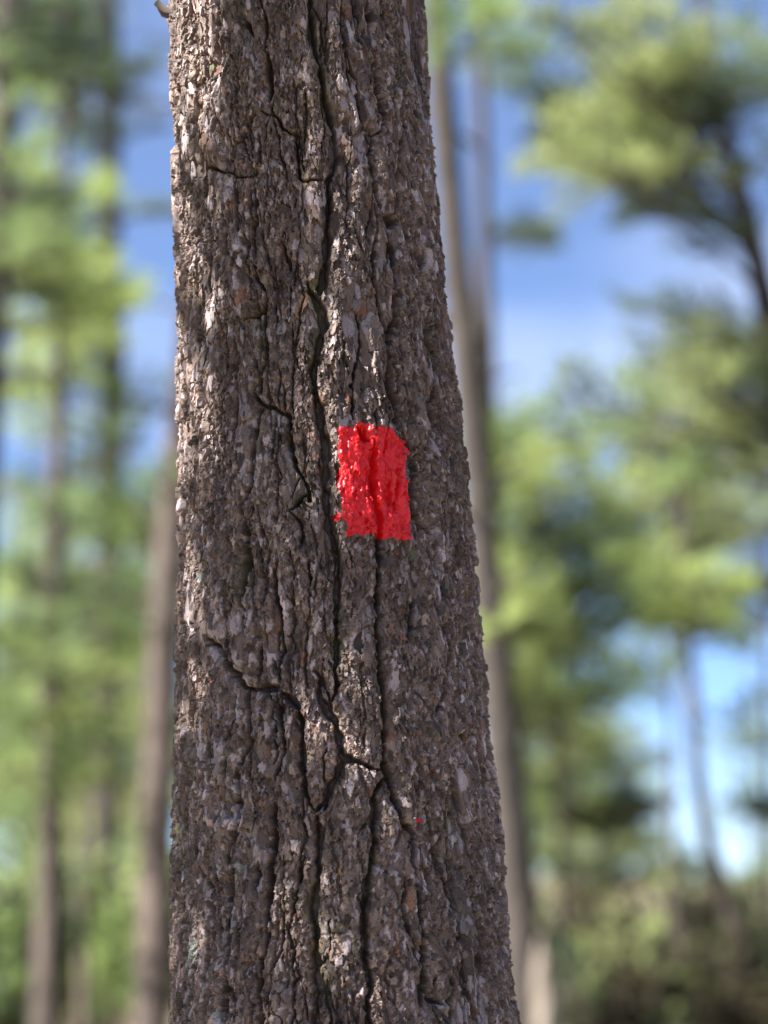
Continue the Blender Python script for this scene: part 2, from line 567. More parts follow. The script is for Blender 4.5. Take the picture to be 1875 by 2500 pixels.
# a narrow joint along every cell edge, deep in places, only a hairline in others
edge = np.zeros((NV, NU), np.float32)
edge[:, 1:] = np.maximum(edge[:, 1:], LAB[:, 1:] != LAB[:, :-1])
edge[1:, :] = np.maximum(edge[1:, :], LAB[1:, :] != LAB[:-1, :])
eb = blur(edge, 1.1, 1.1); eb = np.clip(eb / 0.35, 0, 1)
depth = np.maximum(depth, (eb * np.clip(1.6 + 1.9 * n_low, 0.6, 5.5)).astype(np.float32))

# --- broad relief: plates swell between the furrows and stand at different heights
crk = np.clip(depth / 9, 0, 1)
dome = -4.2 * blur(crk, 9, 11) / 0.35 - 3.2 * blur(crk, 3.5, 4) / 0.5
plate_h = rng.normal(0, 1.3, NPL)[LAB]
plate_h = blur(plate_h, 2.5, 2.5)
macro = (dome + plate_h + 1.3 * n_big + 0.8 * n_low + 0.3 * n_mid + 1.4 * noise(8, 48) + 0.8 * noise(4, 24)).astype(np.float32)

# --- flakes: thousands of thin overlapping scales laid one on another
F = np.zeros((NV, NU), np.float32)
FID = np.zeros((NV, NU), np.int32)
RIM = np.zeros((NV, NU), np.float32)


def protos(a0, a1, b0, b1, num, spiky):
    lst = []
    for _ in range(num):
        a, b2 = rng.uniform(a0, a1), rng.uniform(b0, b1)
        ro = rng.normal(0, 0.25)
        e = max(a, b2) * 1.25
        hh, ww = int(e / VMM) + 1, int(e / UMM) + 1
        Y, X = np.mgrid[-hh:hh + 1, -ww:ww + 1].astype(float)
        X = X * UMM; Y = Y * VMM
        x = X * math.cos(ro) + Y * math.sin(ro); y = -X * math.sin(ro) + Y * math.cos(ro)
        th = np.arctan2(y / b2, x / a)
        rr = np.hypot(x / a, y / b2)
        out = 1 + sum(rng.normal(0, spiky / (q ** 0.55)) * np.cos(q * th + rng.uniform(0, 6.28)) for q in (1, 2, 3, 4, 5, 7))
        rr = rr / np.clip(out, 0.45, 1.4)
        lst.append(((rr < 1), X.astype(np.float32), Y.astype(np.float32), rr.astype(np.float32), hh, ww))
    return lst


flake_kind = []      # (palette index, value)


def lay(pl, num, off, tilt, curl, dens, kinds, notch=0.0):
    nP = len(pl)
    U = rng.integers(0, NU, num); V = rng.integers(0, NV, num)
    rv = rng.standard_normal((num, 4)).astype(np.float32)
    rk = rng.choice(len(kinds), num, p=[q[1] for q in kinds])
    rp_ = rng.integers(0, nP, num)
    rd = rng.random(num)
    back = np.abs(PHI) > 2.05
    for q in range(num):
        u, v = int(U[q]), int(V[q])
        if dens is not None and rd[q] > dens[v, u]: continue
        if back[u] and q % 3: continue
        mk, X, Y, rr, hh, ww = pl[rp_[q]]
        i0, i1, j0, j1 = v - hh, v + hh + 1, u - ww, u + ww + 1
        if i0 < 0 or j0 < 0 or i1 > NV or j1 > NU: continue
        base = F[v, u] * 0.62 + off * rv[q, 0]
        val = base + (tilt * rv[q, 1]) * X + (tilt * (rv[q, 2] - 0.75)) * Y + (curl * (0.5 + abs(rv[q, 3]))) * rr * rr - notch * np.clip((rr - .80) / .2, 0, 1)
        idx = len(flake_kind)
        flake_kind.append(kinds[rk[q]][0])
        np.copyto(F[i0:i1, j0:j1], val, where=mk)
        np.copyto(FID[i0:i1, j0:j1], idx, where=mk)
        np.copyto(RIM[i0:i1, j0:j1], rr, where=mk)


flake_kind.append(0)
area = NU * NV * UMM * VMM
# palette: 0 brown 1 dark brown 2 tan 3 purple grey 4 pale grey 5 rust 6 moss 7 lichen
lay(protos(7, 15, 14, 36, 60, .18), int(area / 300), 1.5, 0.030, 0.25, None,
    [(0, .33), (1, .17), (3, .40), (4, .06), (5, .04)])
lay(protos(4, 8.5, 7, 18, 80, .22), int(area / 85), 1.4, 0.065, 0.3, np.clip(0.66 + 0.4 * n_low, 0.1, 1),
    [(0, .37), (1, .19), (2, .05), (3, .32), (4, .05), (5, .02)], 1.5)
crumb = np.clip(0.55 + 0.60 * noise(12, 22), 0.03, 1)
lay(protos(2.0, 4.6, 4.0, 13.0, 160, .26), int(area / 32), 1.15, 0.12, 0.4, crumb,
    [(0, .47), (1, .20), (2, .10), (3, .18), (4, .015), (5, .03), (6, .005)], 1.3)
lay(protos(1.3, 2.6, 2.2, 6.5, 80, .26), int(area / 30), 0.8, 0.17, 0.35, np.clip(crumb - 0.12, 0.03, 1),
    [(0, .52), (1, .22), (2, .12), (3, .11), (4, .01), (5, .02)])

F = np.clip(F, -4.0, 4.5)
H = macro + 1.3 * F * (1 - 0.55 * np.clip(depth / 7, 0, 1)) + 0.16 * n_fine + 0.22 * noise(1.0, 2.4)
H = H - depth
H = (H - np.median(H) + 0.8)
H = np.clip(H, -26, 9)

# --- bark colour of each flake (what the flake itself is, not how it is lit)
PAL = np.array([[.138, .103, .086], [.062, .047, .040], [.245, .195, .155], [.285, .246, .250],
                [.37, .345, .345], [.20, .105, .066], [.11, .12, .055], [.44, .45, .41]], np.float32)
PAL = PAL * np.array([.92, .83, .825], np.float32)
fk = np.array(flake_kind)
fcol = PAL[fk] * (1 + 0.24 * rng.standard_normal((len(fk), 1))).clip(0.5, 1.7)
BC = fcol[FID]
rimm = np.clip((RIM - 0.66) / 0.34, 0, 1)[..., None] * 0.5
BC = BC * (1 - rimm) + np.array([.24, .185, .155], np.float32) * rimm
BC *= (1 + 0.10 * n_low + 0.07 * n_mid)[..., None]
# colour turns to a plain darker grey brown with furrow depth
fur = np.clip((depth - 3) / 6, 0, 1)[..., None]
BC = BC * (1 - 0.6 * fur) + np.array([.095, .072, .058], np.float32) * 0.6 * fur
# moss along some furrows, lichen spots low on the left
near = np.clip(blur(crk, 5, 7) * 2.4, 0, 1)
moss = np.clip((noise(14, 30) * 0.7 + n_fine * 0.35 - 0.85), 0, 1) * near
BC = BC * (1 - moss[..., None] * .4) + np.array([.105, .118, .045], np.float32) * moss[..., None] * .4
PXL = [(470, 2330, 11, 20), (462, 2470, 9, 16), (525, 2480, 12, 9), (500, 1410, 9, 9), (505, 1345, 9, 7), (590, 2112, 6, 7), (535, 2125, 6, 8), (560, 1850, 5, 11), (440, 1925, 4, 5)]
lic = np.zeros((NV, NU), np.float32)
VV, UU = np.mgrid[0:NV, 0:NU]
for px_, py_, a, b2 in PXL:
    u, v = surf(px_, py_)
    q = np.hypot((UU - u) * UMM / a, (VV - v) * VMM / b2) + 0.35 * n_fine + 0.22 * n_mid
    lic = np.maximum(lic, np.clip((1.0 - q) / 0.35, 0, 1))
BC = BC * (1 - .8 * lic[..., None]) + np.array([.30, .31, .275], np.float32) * .8 * lic[..., None] * (1 + .2 * n_fine[..., None])
BC = np.clip(BC, 0.02, 0.6)
smooth_face = np.where((fk == 3) | (fk == 4), 0.56, 0.8).astype(np.float32)
BC = np.concatenate([BC, (smooth_face[FID] + 0.2 * np.clip(RIM - .6, 0, .4))[..., None]], -1).astype(np.float32)


def to_world(Hm, phi, z):
    r = RC(z)[:, None] + Hm * 1e-3
    co = np.empty((len(z), len(phi), 3), np.float32)
    co[..., 0] = CX(z)[:, None] + r * np.sin(phi)[None, :]
    co[..., 1] = YC - r * np.cos(phi)[None, :]
    co[..., 2] = z[:, None]
    return co


# thin the columns on the far side
front = np.abs(PHI) < 2.0
cols = np.array([j for j in range(NU) if front[j] or j % 5 == 0])
nC = len(cols)
HC = H[:, cols]; LC = LAB[:, cols]
WC = to_world(HC, PHI[cols], ZZ)
CC = BC[:, cols]

pine = empty('pine_tree', (float(CX(0.0)), YC, 0.0),
             'large pine in sharp focus with furrowed brown bark and a red painted blaze', 'tree')

# core of the trunk: whole height, just inside the plates where they stand
zl = np.concatenate([np.arange(0, Z0 - 0.001, 0.009), [Z0 + 0.004], np.linspace(Z0 + 0.03, Z1 - 0.03, 20), [Z1 - 0.006],
                     np.arange(Z1 + 0.004, 4.3, 0.010), np.linspace(4.4, 15, 60)])
sub = np.arange(0, NU, 7)
Hs = blur(H, 2.0, 2.0)[:, sub]
Cs_ = BC[:, sub]
Hl = np.zeros((len(zl), len(sub)), np.float32); Cl = np.zeros((len(zl), len(sub), 4), np.float32)
for q, z in enumerate(zl):
    if z < Z0: vv = int((Z0 - z) / DV) % NV
    elif z > Z1: vv = NV - 1 - int((z - Z1) / DV) % NV
    else: vv = int((z - Z0) / DV)
    vv = min(max(vv, 0), NV - 1)
    Hl[q] = Hs[vv] * min(1.0, float(RC(z)) / 0.14); Cl[q] = Cs_[vv]
    if Z0 < z < Z1: Hl[q] = -29
core = to_world(Hl, PHI[sub], zl)
nr, ns = len(zl), len(sub)
idx = np.arange(nr * ns).reshape(nr, ns); nx = np.roll(idx, -1, 1)
cf = np.stack([idx[:-1], nx[:-1], nx[1:], idx[1:]], -1).reshape(-1, 4)


def set_color(me, c):
    at_ = me.attributes.new('bark_color', 'FLOAT_COLOR', 'POINT')
    at_.data.foreach_set('color', np.ascontiguousarray(c, np.float32).ravel())


me = np_mesh('trunk', core.reshape(-1, 3), cf, True, [MB])
set_color(me, Cl.reshape(-1, 4))
trunk = link('trunk', me, pine)

# bark plates, each an object of its own
idx = np.arange(NV * nC).reshape(NV, nC); nx = np.roll(idx, -1, 1)
quads = np.stack([idx[:-1], nx[:-1], nx[1:], idx[1:]], -1).reshape(-1, 4)
fl = LC[:-1].reshape(-1)
order = np.argsort(fl, kind='stable')
fs = fl[order]
bnd = np.flatnonzero(np.diff(fs)) + 1
allco = WC.reshape(-1, 3); allc = CC.reshape(-1, 4)
for grp in np.split(order, bnd):
    if len(grp) < 40: pass
    f = quads[grp]
    uq, inv = np.unique(f, return_inverse=True)
    me = np_mesh('bark_plate', allco[uq], inv.reshape(-1, 4), False, [MB])
    set_color(me, allc[uq])
    link('bark_plate', me, trunk)

# ------------------------------------------------------------------ red paint on the bark
P5 = lambda X, Y: surf(780 + .1688 * X, 1000 + .1688 * Y)
OUT = [(265,270),(330,255),(430,265),(510,250),(530,205),(620,200),(720,220),(760,300),(790,400),(820,270),(900,265),(1010,280),(1080,330),(1120,385),(1180,430),(1280,410),(1330,420),(1265,490),(1240,560),(1335,600),(1300,645),(1230,620),(1200,650),(1220,800),(1280,980),(1310,1150),(1320,1330),(1330,1480),(1320,1700),(1310,1880),(1200,1890),(1120,1900),(1040,1850),(960,1860),(850,1870),(790,1800),(700,1780),(640,1830),(520,1830),(420,1840),(370,1760),(380,1640),(340,1560),(310,1400),(300,1280),(250,1190),(240,1000),(290,850),(290,720),(270,600),(265,450)]
SPK = [[(250,1440),(190,1600),(290,1590),(315,1500)]]
DOTS = [(1140, 2090, 2.0), (545, 1935, 1.2), (1460, 1840, 1.0), (455, 2000, .9), (1330, 2000, 1.0)]
n_rag = noise(2.0, 2.0)


def sdf_poly(poly):
    p = np.array([P5(*q) for q in poly]) * (UMM, VMM)
    j0, j1 = int(p[:, 0].min() / UMM) - 8, int(p[:, 0].max() / UMM) + 9
    i0, i1 = int(p[:, 1].min() / VMM) - 8, int(p[:, 1].max() / VMM) + 9
    X = (np.arange(j0, j1) * UMM)[None, :]; Y = (np.arange(i0, i1) * VMM)[:, None]
    X, Y = np.broadcast_arrays(X, Y)
    ins = np.zeros(X.shape, bool); d = np.full(X.shape, 1e9)
    for a, b2 in zip(p, np.roll(p, -1, 0)):
        cnd = ((a[1] > Y) != (b2[1] > Y))
        xi = a[0] + (Y - a[1]) / (b2[1] - a[1] + 1e-12) * (b2[0] - a[0])
        ins ^= cnd & (X < xi)
        e = b2 - a
        t = np.clip(((X - a[0]) * e[0] + (Y - a[1]) * e[1]) / (e @ e), 0, 1)
        d = np.minimum(d, np.hypot(X - a[0] - t * e[0], Y - a[1] - t * e[1]))
    return np.where(ins, d, -d), i0, j0


Hsm = 0.2 * blur(H, 0.8, 0.8) + 0.8 * H + 0.28 * noise(1.3, 1.5) + 0.25 * noise(2.5, 4)
Hfill = np.maximum(Hsm, blur(H, 4, 5) - 5.0)


def paint_patch(name, sd, i0, j0, rag, label=None):
    h, w = sd.shape
    sd = sd + rag * n_rag[i0:i0 + h, j0:j0 + w] + rag * .6 * n_mid[i0:i0 + h, j0:j0 + w]
    lift = np.clip(sd / 1.0, -1, 1) * 0.55
    Hp = Hfill[i0:i0 + h, j0:j0 + w] + 0.1 + lift
    Hp = np.where(sd > 0.2, np.maximum(Hp, H[i0:i0 + h, j0:j0 + w] + 0.25), np.minimum(Hp, H[i0:i0 + h, j0:j0 + w] - 0.1))
    keep = sd > -0.9
    co = to_world(Hp, PHI[j0:j0 + w], ZZ[i0:i0 + h]).reshape(-1, 3)
    idx = np.arange(h * w).reshape(h, w)
    q = np.stack([idx[:-1, :-1], idx[:-1, 1:], idx[1:, 1:], idx[1:, :-1]], -1).reshape(-1, 4)
    kq = keep.reshape(-1)[q].all(1)
    q = q[kq]
    uq, inv = np.unique(q, return_inverse=True)
    o = link(name, np_mesh(name, co[uq], inv.reshape(-1, 4), True, [MP]), pine)
    if label: o['label'] = label
    return o


paint_patch('paint_blaze', *sdf_poly(OUT), 0.95, 'rough rectangular trail blaze of thick red paint')
for s_ in SPK:
    paint_patch('paint_splash', *sdf_poly(s_), 0.35, 'small red triangular paint splash beside the blaze')
u, v = surf(1026, 2003)
for (uu, vv, r) in [(*P5(X, Y), r) for X, Y, r in DOTS] + [(u, v, 3.4)]:
    i0, j0 = int(vv) - 9, int(uu) - 9
    X = ((np.arange(j0, j0 + 19) - uu) * UMM)[None, :]; Y = ((np.arange(i0, i0 + 19) - vv) * VMM)[:, None]
    paint_patch('paint_drop', r - np.hypot(X, Y), i0, j0, 0.35)

# ------------------------------------------------------------------ trees behind
# (helpers first, then the stub of a dead twig on the marked pine)
def tube(path, radii, sides=12, wob=0.06, seed=0):
    g = np.random.default_rng(seed)
    path = np.asarray(path, float)
    n_ = len(path)
    tn = np.gradient(path, axis=0); tn /= np.linalg.norm(tn, axis=1)[:, None]
    ref = np.array([0.0, 1.0, 0.0]) if abs(tn[:, 1]).mean() < 0.8 else np.array([0, 0, 1.0])
    sx = np.cross(tn, ref); sx /= np.linalg.norm(sx, axis=1)[:, None]
    sy = np.cross(sx, tn)
    a = np.arange(sides) / sides * 2 * math.pi
    rad = np.asarray(radii)[:, None] * (1 + wob * g.standard_normal((n_, sides)))
    co = path[:, None] + rad[..., None] * (np.cos(a)[None, :, None] * sx[:, None] + np.sin(a)[None, :, None] * sy[:, None])
    idx = np.arange(n_ * sides).reshape(n_, sides); nx_ = np.roll(idx, -1, 1)
    f = np.stack([idx[:-1], idx[1:], nx_[1:], nx_[:-1]], -1).reshape(-1, 4)
    return co.reshape(-1, 3), f


def quads_to_tris(f):
    return np.concatenate([f[:, [0, 1, 2]], f[:, [0, 2, 3]]])


def bough_geo(seed, twigs=30, tufts=5, needles=12, spread=0.34, nl=0.062, nw=0.0042, start=0.25):
    """one bough of unit length along +X: stem, side twigs and needle tufts"""
    g = np.random.default_rng(seed)
    cos, fs_, mi = [], [], []
    nv = 0

    def add(c, f, m):
        nonlocal nv
        cos.append(c); fs_.append(f + nv); mi.append(np.full(len(f), m)); nv += len(c)
    tt = np.linspace(0, 1, 9)
    sag = g.uniform(-.10, .05)
    stem = np.stack([tt, 0.05 * np.sin(tt * 3 + g.uniform(0, 6)), sag * tt ** 2 + 0.03 * np.sin(tt * 5)], -1)
    c, f = tube(stem, np.linspace(0.016, 0.004, 9), 6, 0.08, seed)
    add(c, quads_to_tris(f), 0)
    cen, dr = [], []
    for q in range(twigs):
        s = start + (1 - start) * (q + g.uniform(0, 1)) / twigs
        b0 = np.array([np.interp(s, tt, stem[:, k_]) for k_ in range(3)])
        side = 1 if q % 2 else -1
        ln = spread * (1.15 - 0.75 * s) * g.uniform(.6, 1.15)
        d = np.array([g.uniform(.35, .9), side * g.uniform(.5, 1), g.normal(0.12, .3)]); d /= np.linalg.norm(d)
        tip = b0 + d * ln + np.array([0, 0, g.normal(.02, .03)])
        c, f = tube(np.array([b0, (b0 + tip) / 2 + g.normal(0, .008, 3), tip]), [0.0045, 0.0035, 0.002], 4, 0, q)
        add(c, quads_to_tris(f), 0)
        for e in range(tufts):
            fr = 0.3 + 0.7 * (e + 1) / tufts
            cen.append(b0 + (tip - b0) * fr); dr.append(d)
    for e in range(4):
        cen.append(stem[-1] - np.array([0.03 * e, 0, 0])); dr.append(np.array([1., 0, 0]))
    cen = np.repeat(np.array(cen), needles, 0); dr = np.repeat(np.array(dr), needles, 0)
    N = len(cen)
    v = dr * 0.75 + g.normal(0, .62, (N, 3)); v /= np.linalg.norm(v, axis=1)[:, None]
    w_ = np.cross(v, g.normal(0, 1, (N, 3))); w_ /= np.linalg.norm(w_, axis=1)[:, None]
    L = nl * g.uniform(.7, 1.25, (N, 1))
    p0 = cen - w_ * nw; p1 = cen + w_ * nw; p2 = cen + v * L
    c = np.stack([p0, p1, p2], 1).reshape(-1, 3)
    add(c, np.arange(3 * N).reshape(-1, 3), 1)
    return np.concatenate(cos), np.concatenate(fs_), np.concatenate(mi)


GEO = [bough_geo(100 + q, twigs=17 + q, tufts=4, needles=6, nl=0.10, nw=0.007, spread=0.42 + 0.03 * q, start=0.2) for q in range(5)]
LEAFY = [bough_geo(200 + q, twigs=18, tufts=4, needles=6, spread=0.36, nl=0.05, nw=0.013, start=0.15) for q in range(3)]
_cache = {}


def bough_mesh(kind, q, leaf, wood):
    key = (kind, q, leaf, wood)
    if key not in _cache:
        c, f, m = (GEO if kind == 'pine' else LEAFY)[q]
        _cache[key] = np_mesh('bough', c, f, False, [WOOD[wood], LEAF[leaf]], m)
    return _cache[key]


def orient(p0, p1, roll, thick=1.0):
    d = Vector(p1) - Vector(p0)
    L = d.length
    x = d.normalized()
    z = Vector((0, 0, 1)) - x * x.z
    if z.length < 1e-3: z = Vector((0, 1, 0))
    z.normalize()
    y = z.cross(x)
    m = Matrix((x, y, z)).transposed().to_4x4() @ Matrix.Rotation(roll, 4, 'X')
    m = m @ Matrix.Diagonal((L, L * thick, L * thick, 1))
    m.translation = Vector(p0)
    return m


def put_bough(tree, p0, p1, leaf, wood, g, kind='pine', thick=1.0):
    ge = GEO if kind == 'pine' else LEAFY
    me = bough_mesh(kind, int(g.integers(0, len(ge))), leaf, wood)
    o = bpy.data.objects.new('bough', me)
    col.objects.link(o)
    o.parent = tree
    o.matrix_local = Matrix.Translation(-tree.location) @ orient(p0, p1, g.normal(0, .5), thick)
    return o


class Tree:
    def __init__(self, label, Y, pix, width, wood, top=13.0, seed=1, group=None, name='pine_tree', flare=1.0, pitch_top=0.0):
        """pix: [(x, y)] of the stem in the photograph at Y metres; width in photo pixels at first and last point"""
        self.g = np.random.default_rng(seed)
        Y = Y * BK
        pts = [np.array(at(x, y, Y)) for x, y in pix]
        dep = Y * 1.0
        rr = [w_ * dep / FPX / 2 for w_ in np.interp(np.arange(len(pix)), [0, len(pix) - 1], width)]
        o2 = np.argsort([p[2] for p in pts]); pts = [pts[q] for q in o2]; rr = [rr[q] for q in o2]
        d0 = (pts[1] - pts[0]) / (pts[1][2] - pts[0][2] + 1e-9)
        lo = pts[0] - d0 * pts[0][2] * 0.6; lo[2] = -0.1
        d1 = (pts[-1] - pts[-2]) / (pts[-1][2] - pts[-2][2] + 1e-9)
        hi = pts[-1] + 0.4 * d1 * (top - pts[-1][2]); hi[2] = top
        path = [lo] + pts + [hi]
        rad = [rr[0] * 1.25 * flare] + rr + [0.012]
        P, Q = [], []
        for a, b2, ra, rb in zip(path[:-1], path[1:], rad[:-1], rad[1:]):
            m = max(2, int((b2[2] - a[2]) / 0.25))
            for e in range(m):
                P.append(a + (b2 - a) * e / m); Q.append(ra + (rb - ra) * e / m)
        P.append(path[-1]); Q.append(rad[-1])
        self.P = np.array(P); self.Q = np.array(Q)
        # smooth the stem
        for _ in range(3):
            self.P[1:-1, :2] = (self.P[:-2, :2] + 2 * self.P[1:-1, :2] + self.P[2:, :2]) / 4
        self.root = empty(name, (float(lo[0]), float(lo[1]), 0.0), label, 'tree', group)
        c, f = tube(self.P, self.Q, 14, 0.05, seed)
        self.stem = link('trunk', np_mesh('trunk', c, f, True, [WOOD[wood]]), self.root)
        self.wood = wood; self.Y = Y; self.top = top

    def on_stem(self, z):
        return Vector([float(np.interp(z, self.P[:, 2], self.P[:, k_])) for k_ in range(3)])

    def mass(self, x, y, r, num, leaf, dY=0.0, kind='pine', rise=0.25, lmin=0.9):
        """boughs that grow from the stem and end in the foliage seen round pixel (x, y), r pixels wide"""
        g = self.g
        r *= 1.35
        main = leaf
        for _ in range(int(round(num * 1.6))):
            leaf = main if g.random() < .78 else str(g.choice(['dark', 'green', 'green', 'lime']))
            a, q = g.uniform(0, 6.28), math.sqrt(g.uniform(0, 1))
            Yt = self.Y + dY + g.normal(0, .5)
            tip = at(x + r * q * math.cos(a), y + r * q * math.sin(a), Yt)
            ax = self.on_stem(tip.z)
            hd = (Vector((tip.x, tip.y, 0)) - Vector((ax.x, ax.y, 0)))
            base = self.on_stem(max(0.4, min(self.top - .2, tip.z - rise * hd.length)))
            d = tip - base
            lmin = min(lmin, .6)
            if d.length < lmin:
                if d.length < 0.05: d = Vector((g.normal(), g.normal(), .3))
                tip = base + d.normalized() * lmin
            L = (tip - base).length
            fl_ = g.uniform(.5, .95)
            if L > fl_ + .3:   # bare limb first, needles at its end
                b2 = base + (tip - base) * (1 - fl_ / L)
                c, f = tube(np.array([base, base * .5 + b2 * .5 + Vector((0, 0, .04)), b2 + (tip - b2) * .3]), [0.006 + .008 * L, 0.005 + .005 * L, 0.008], 5, 0.05, 1)
                link('branch', np_mesh('branch', c, f, True, [WOOD[self.wood]]), self.root)
                base = b2
            put_bough(self.root, base, tip, leaf, self.wood, g, kind)

    def stubs(self, z0, z1, num):
        """dead branch stubs on the stem"""
        g = self.g
        for q in range(num):
            b2 = self.on_stem(g.uniform(z0, z1)); a = g.uniform(0, 6.28); L = g.uniform(.25, .9)
            e = b2 + Vector((math.cos(a) * L, math.sin(a) * L, L * g.uniform(-.2, .4)))
            c, f = tube(np.array([b2, b2 * .5 + e * .5 + Vector((0, 0, .03)), e]), [.022, .015, .005], 6, .1, q)
            link('dead_branch', np_mesh('dead_branch', c, f, True, [WOOD[self.wood]]), self.root)

    def whorls(self, z0, z1, num, l0, l1, leaf, kind='pine'):
        g = self.g
        for q in range(num):
            z = z0 + (z1 - z0) * (q + g.uniform(0, 1)) / num
            b2 = self.on_stem(z)
            L = l0 + (l1 - l0) * (z - z0) / (z1 - z0)
            a = g.uniform(0, 6.28)
            tip = b2 + Vector((math.cos(a) * L, math.sin(a) * L, L * g.uniform(-.1, .35)))
            put_bough(self.root, b2, tip, leaf, self.wood, g, kind)


zs = CAM_Z + (HORIZON - 45) / FPX * YC
p0 = np.array([float(CX(zs)) - float(RC(zs)) * .97, YC - .02, zs])
c, f = tube(np.array([p0 + (.012, 0, -.004), p0 + (-.012, -.004, .002), p0 + (-.022, -.006, .012)]), [.007, .006, .004], 8, .18, 3)
tw = link('dead_twig', np_mesh('dead_twig', c, f, True, [WOOD['rosy']]), pine)
# crown of the marked pine, above the frame
gg = np.random.default_rng(55)
for q in range(34):
    z = 8.0 + 6.6 * (q + gg.uniform(0, 1)) / 34
    a = gg.uniform(0, 6.28); L = 2.3 - 1.6 * (z - 8) / 6.8
    b2 = Vector((float(CX(z)), YC, z))
    put_bough(pine, b2, b2 + Vector((math.cos(a) * L, math.sin(a) * L, L * gg.uniform(0, .4))), 'green', 'brown', gg)

# --- trunks one can tell apart
A = Tree('slim dark pine trunk, the tallest of the blurred trunks left of the marked pine', 13.0,
         [(262, -60), (272, 150), (270, 480), (264, 700), (284, 850), (270, 1100), (266, 1500), (256, 2000), (246, 2560)], (46, 66), 'dark', 14, 11)
B = Tree('brown pine trunk nearest the left edge, wider towards the bottom', 9.5,
         [(150, 700), (142, 1100), (126, 1500), (128, 2000), (112, 2560)], (26, 76), 'brown', 13, 12)
C = Tree('thick rosy brown pine trunk right behind the left edge of the marked pine', 9.0,
         [(545, 300), (470, 800), (420, 1250), (392, 1800), (368, 2560)], (62, 92), 'rosy', 13, 13)
D = Tree('dark pine cut off by the left edge of the picture, needles high up', 9.0,
         [(20, 100), (-2, 420), (-14, 700), (-60, 1500), (-110, 2560)], (60, 84), 'dark', 13, 14)
Fp = Tree('tall leaning grey brown pine trunk right behind the right edge of the marked pine', 8.5,
          [(1058, -80), (1082, 300), (1108, 600), (1152, 1000), (1192, 1450), (1248, 2000), (1296, 2560)], (58, 100), 'dark', 14, 15)
G = Tree('thin dark pine stem beside the leaning trunk, against the blue sky', 12.0,
         [(1166, -60), (1176, 300), (1182, 600), (1190, 900), (1205, 1250)], (30, 44), 'dark', 14, 16)
E = Tree('pine at the right edge with a dark slanting trunk and olive boughs', 8.5,
         [(1735, 200), (1800, 420), (1850, 650), (1905, 900), (1990, 1500), (2060, 2560)], (30, 110), 'dark', 11, 17)
S = Tree('small crooked sapling with a lime top against the white clouds, lower right', 9.5,
         [(1672, 1480), (1686, 1650), (1700, 1850), (1712, 2000), (1745, 2120), (1790, 2230)], (26, 44), 'brown', 4.1, 18, name='pine_sapling')
K = Tree('short pale tan trunk at the bottom edge right of the leaning pine', 8.2,
         [(1322, 2350), (1328, 2430), (1336, 2560)], (44, 60), 'pale', 1.12, 19)
J = Tree('thin dead stem low between the two left trunks', 11.0,
         [(196, 2010), (200, 2150), (204, 2300), (206, 2560)], (24, 30), 'rosy', 2.3, 20)

# --- foliage of those trees, where the photograph shows it
A.mass(130, 600, 190, 13, 'lime', -0.8)
A.mass(70, 780, 170, 11, 'lime', -0.6)
A.mass(200, 760, 100, 5, 'green')
A.mass(200, 60, 190, 10, 'dark')
A.mass(310, 190, 60, 2, 'dark')
A.mass(120, 130, 130, 7, 'green')
A.mass(70, 300, 90, 4, 'green')
A.mass(240, 360, 60, 3, 'dark')
D.mass(150, 40, 140, 6, 'green', 1.)
A.mass(170, 1010, 160, 8, 'dark')
A.mass(300, 1180, 120, 5, 'green')
A.mass(220, 1400, 170, 6, 'green', 1.2)
A.mass(320, 1560, 110, 5, 'lime', 1.2)
A.mass(220, 1880, 90, 5, 'dark', .8)
B.mass(90, 1330, 120, 5, 'green')
B.mass(90, 1560, 150, 6, 'lime')
B.mass(60, 1780, 160, 7, 'lime', .6)
B.mass(190, 1700, 120, 5, 'green', .6)
C.mass(340, 1400, 90, 4, 'green', .5)
C.mass(310, 1230, 90, 3, 'green', .7)
D.mass(90, 30, 150, 9, 'dark')
D.mass(60, 480, 110, 5, 'green')
D.mass(20, 160, 70, 3, 'green')
D.mass(60, 1640, 120, 5, 'green')
D.mass(40, 1900, 130, 5, 'green')
Fp.mass(1150, 60, 70, 3, 'green')
Fp.mass(1240, 1200, 80, 4, 'lime', .6)
Fp.mass(1270, 1520, 100, 5, 'lime', .6)
G.mass(1290, 550, 45, 3, 'dark')
G.mass(1215, 180, 50, 3, 'green')
E.mass(1500, 110, 210, 3, 'olive', -.5)
E.mass(1690, 180, 259, 4, 'olive', -.5)
E.mass(1640, 40, 259, 3, 'lime')
E.mass(1770, 300, 162, 3, 'dark')
E.mass(1590, 300, 129, 3, 'olive')
E.mass(1430, 370, 97, 2, 'lime')
E.mass(1840, 560, 97, 3, 'dark')
E.mass(1860, 900, 80, 2, 'dark')
E.mass(1560, 820, 80, 2, 'dark')
E.mass(1740, 760, 97, 2, 'olive')
E.mass(1720, 960, 194, 3, 'olive', -.4)
E.mass(1400, 990, 64, 2, 'dark')
E.whorls(7.0, 10.5, 10, 2.2, 1.0, 'olive')
D.mass(70, 600, 150, 8, 'lime', 1.0)
D.mass(110, 760, 130, 6, 'lime', 1.5)
A.mass(330, 1000, 60, 2, 'green')
Fp.mass(1200, 1050, 40, 2, 'green', .6)
E.mass(1560, 200, 120, 5, 'lime', .4)
E.mass(1790, 180, 80, 4, 'olive')
E.mass(1640, 900, 80, 4, 'olive', .3)
E.mass(1820, 1020, 70, 4, 'olive')
E.mass(1300, 235, 60, 3, 'dark')
E.mass(1420, 330, 70, 3, 'olive')
E.mass(1500, 480, 60, 2, 'olive')
S.mass(1680, 1440, 90, 6, 'lime', rise=.1, lmin=.5)
S.mass(1640, 1560, 60, 3, 'lime', rise=.1, lmin=.4)
S.mass(1740, 1500, 50, 3, 'lime', rise=.1, lmin=.4)
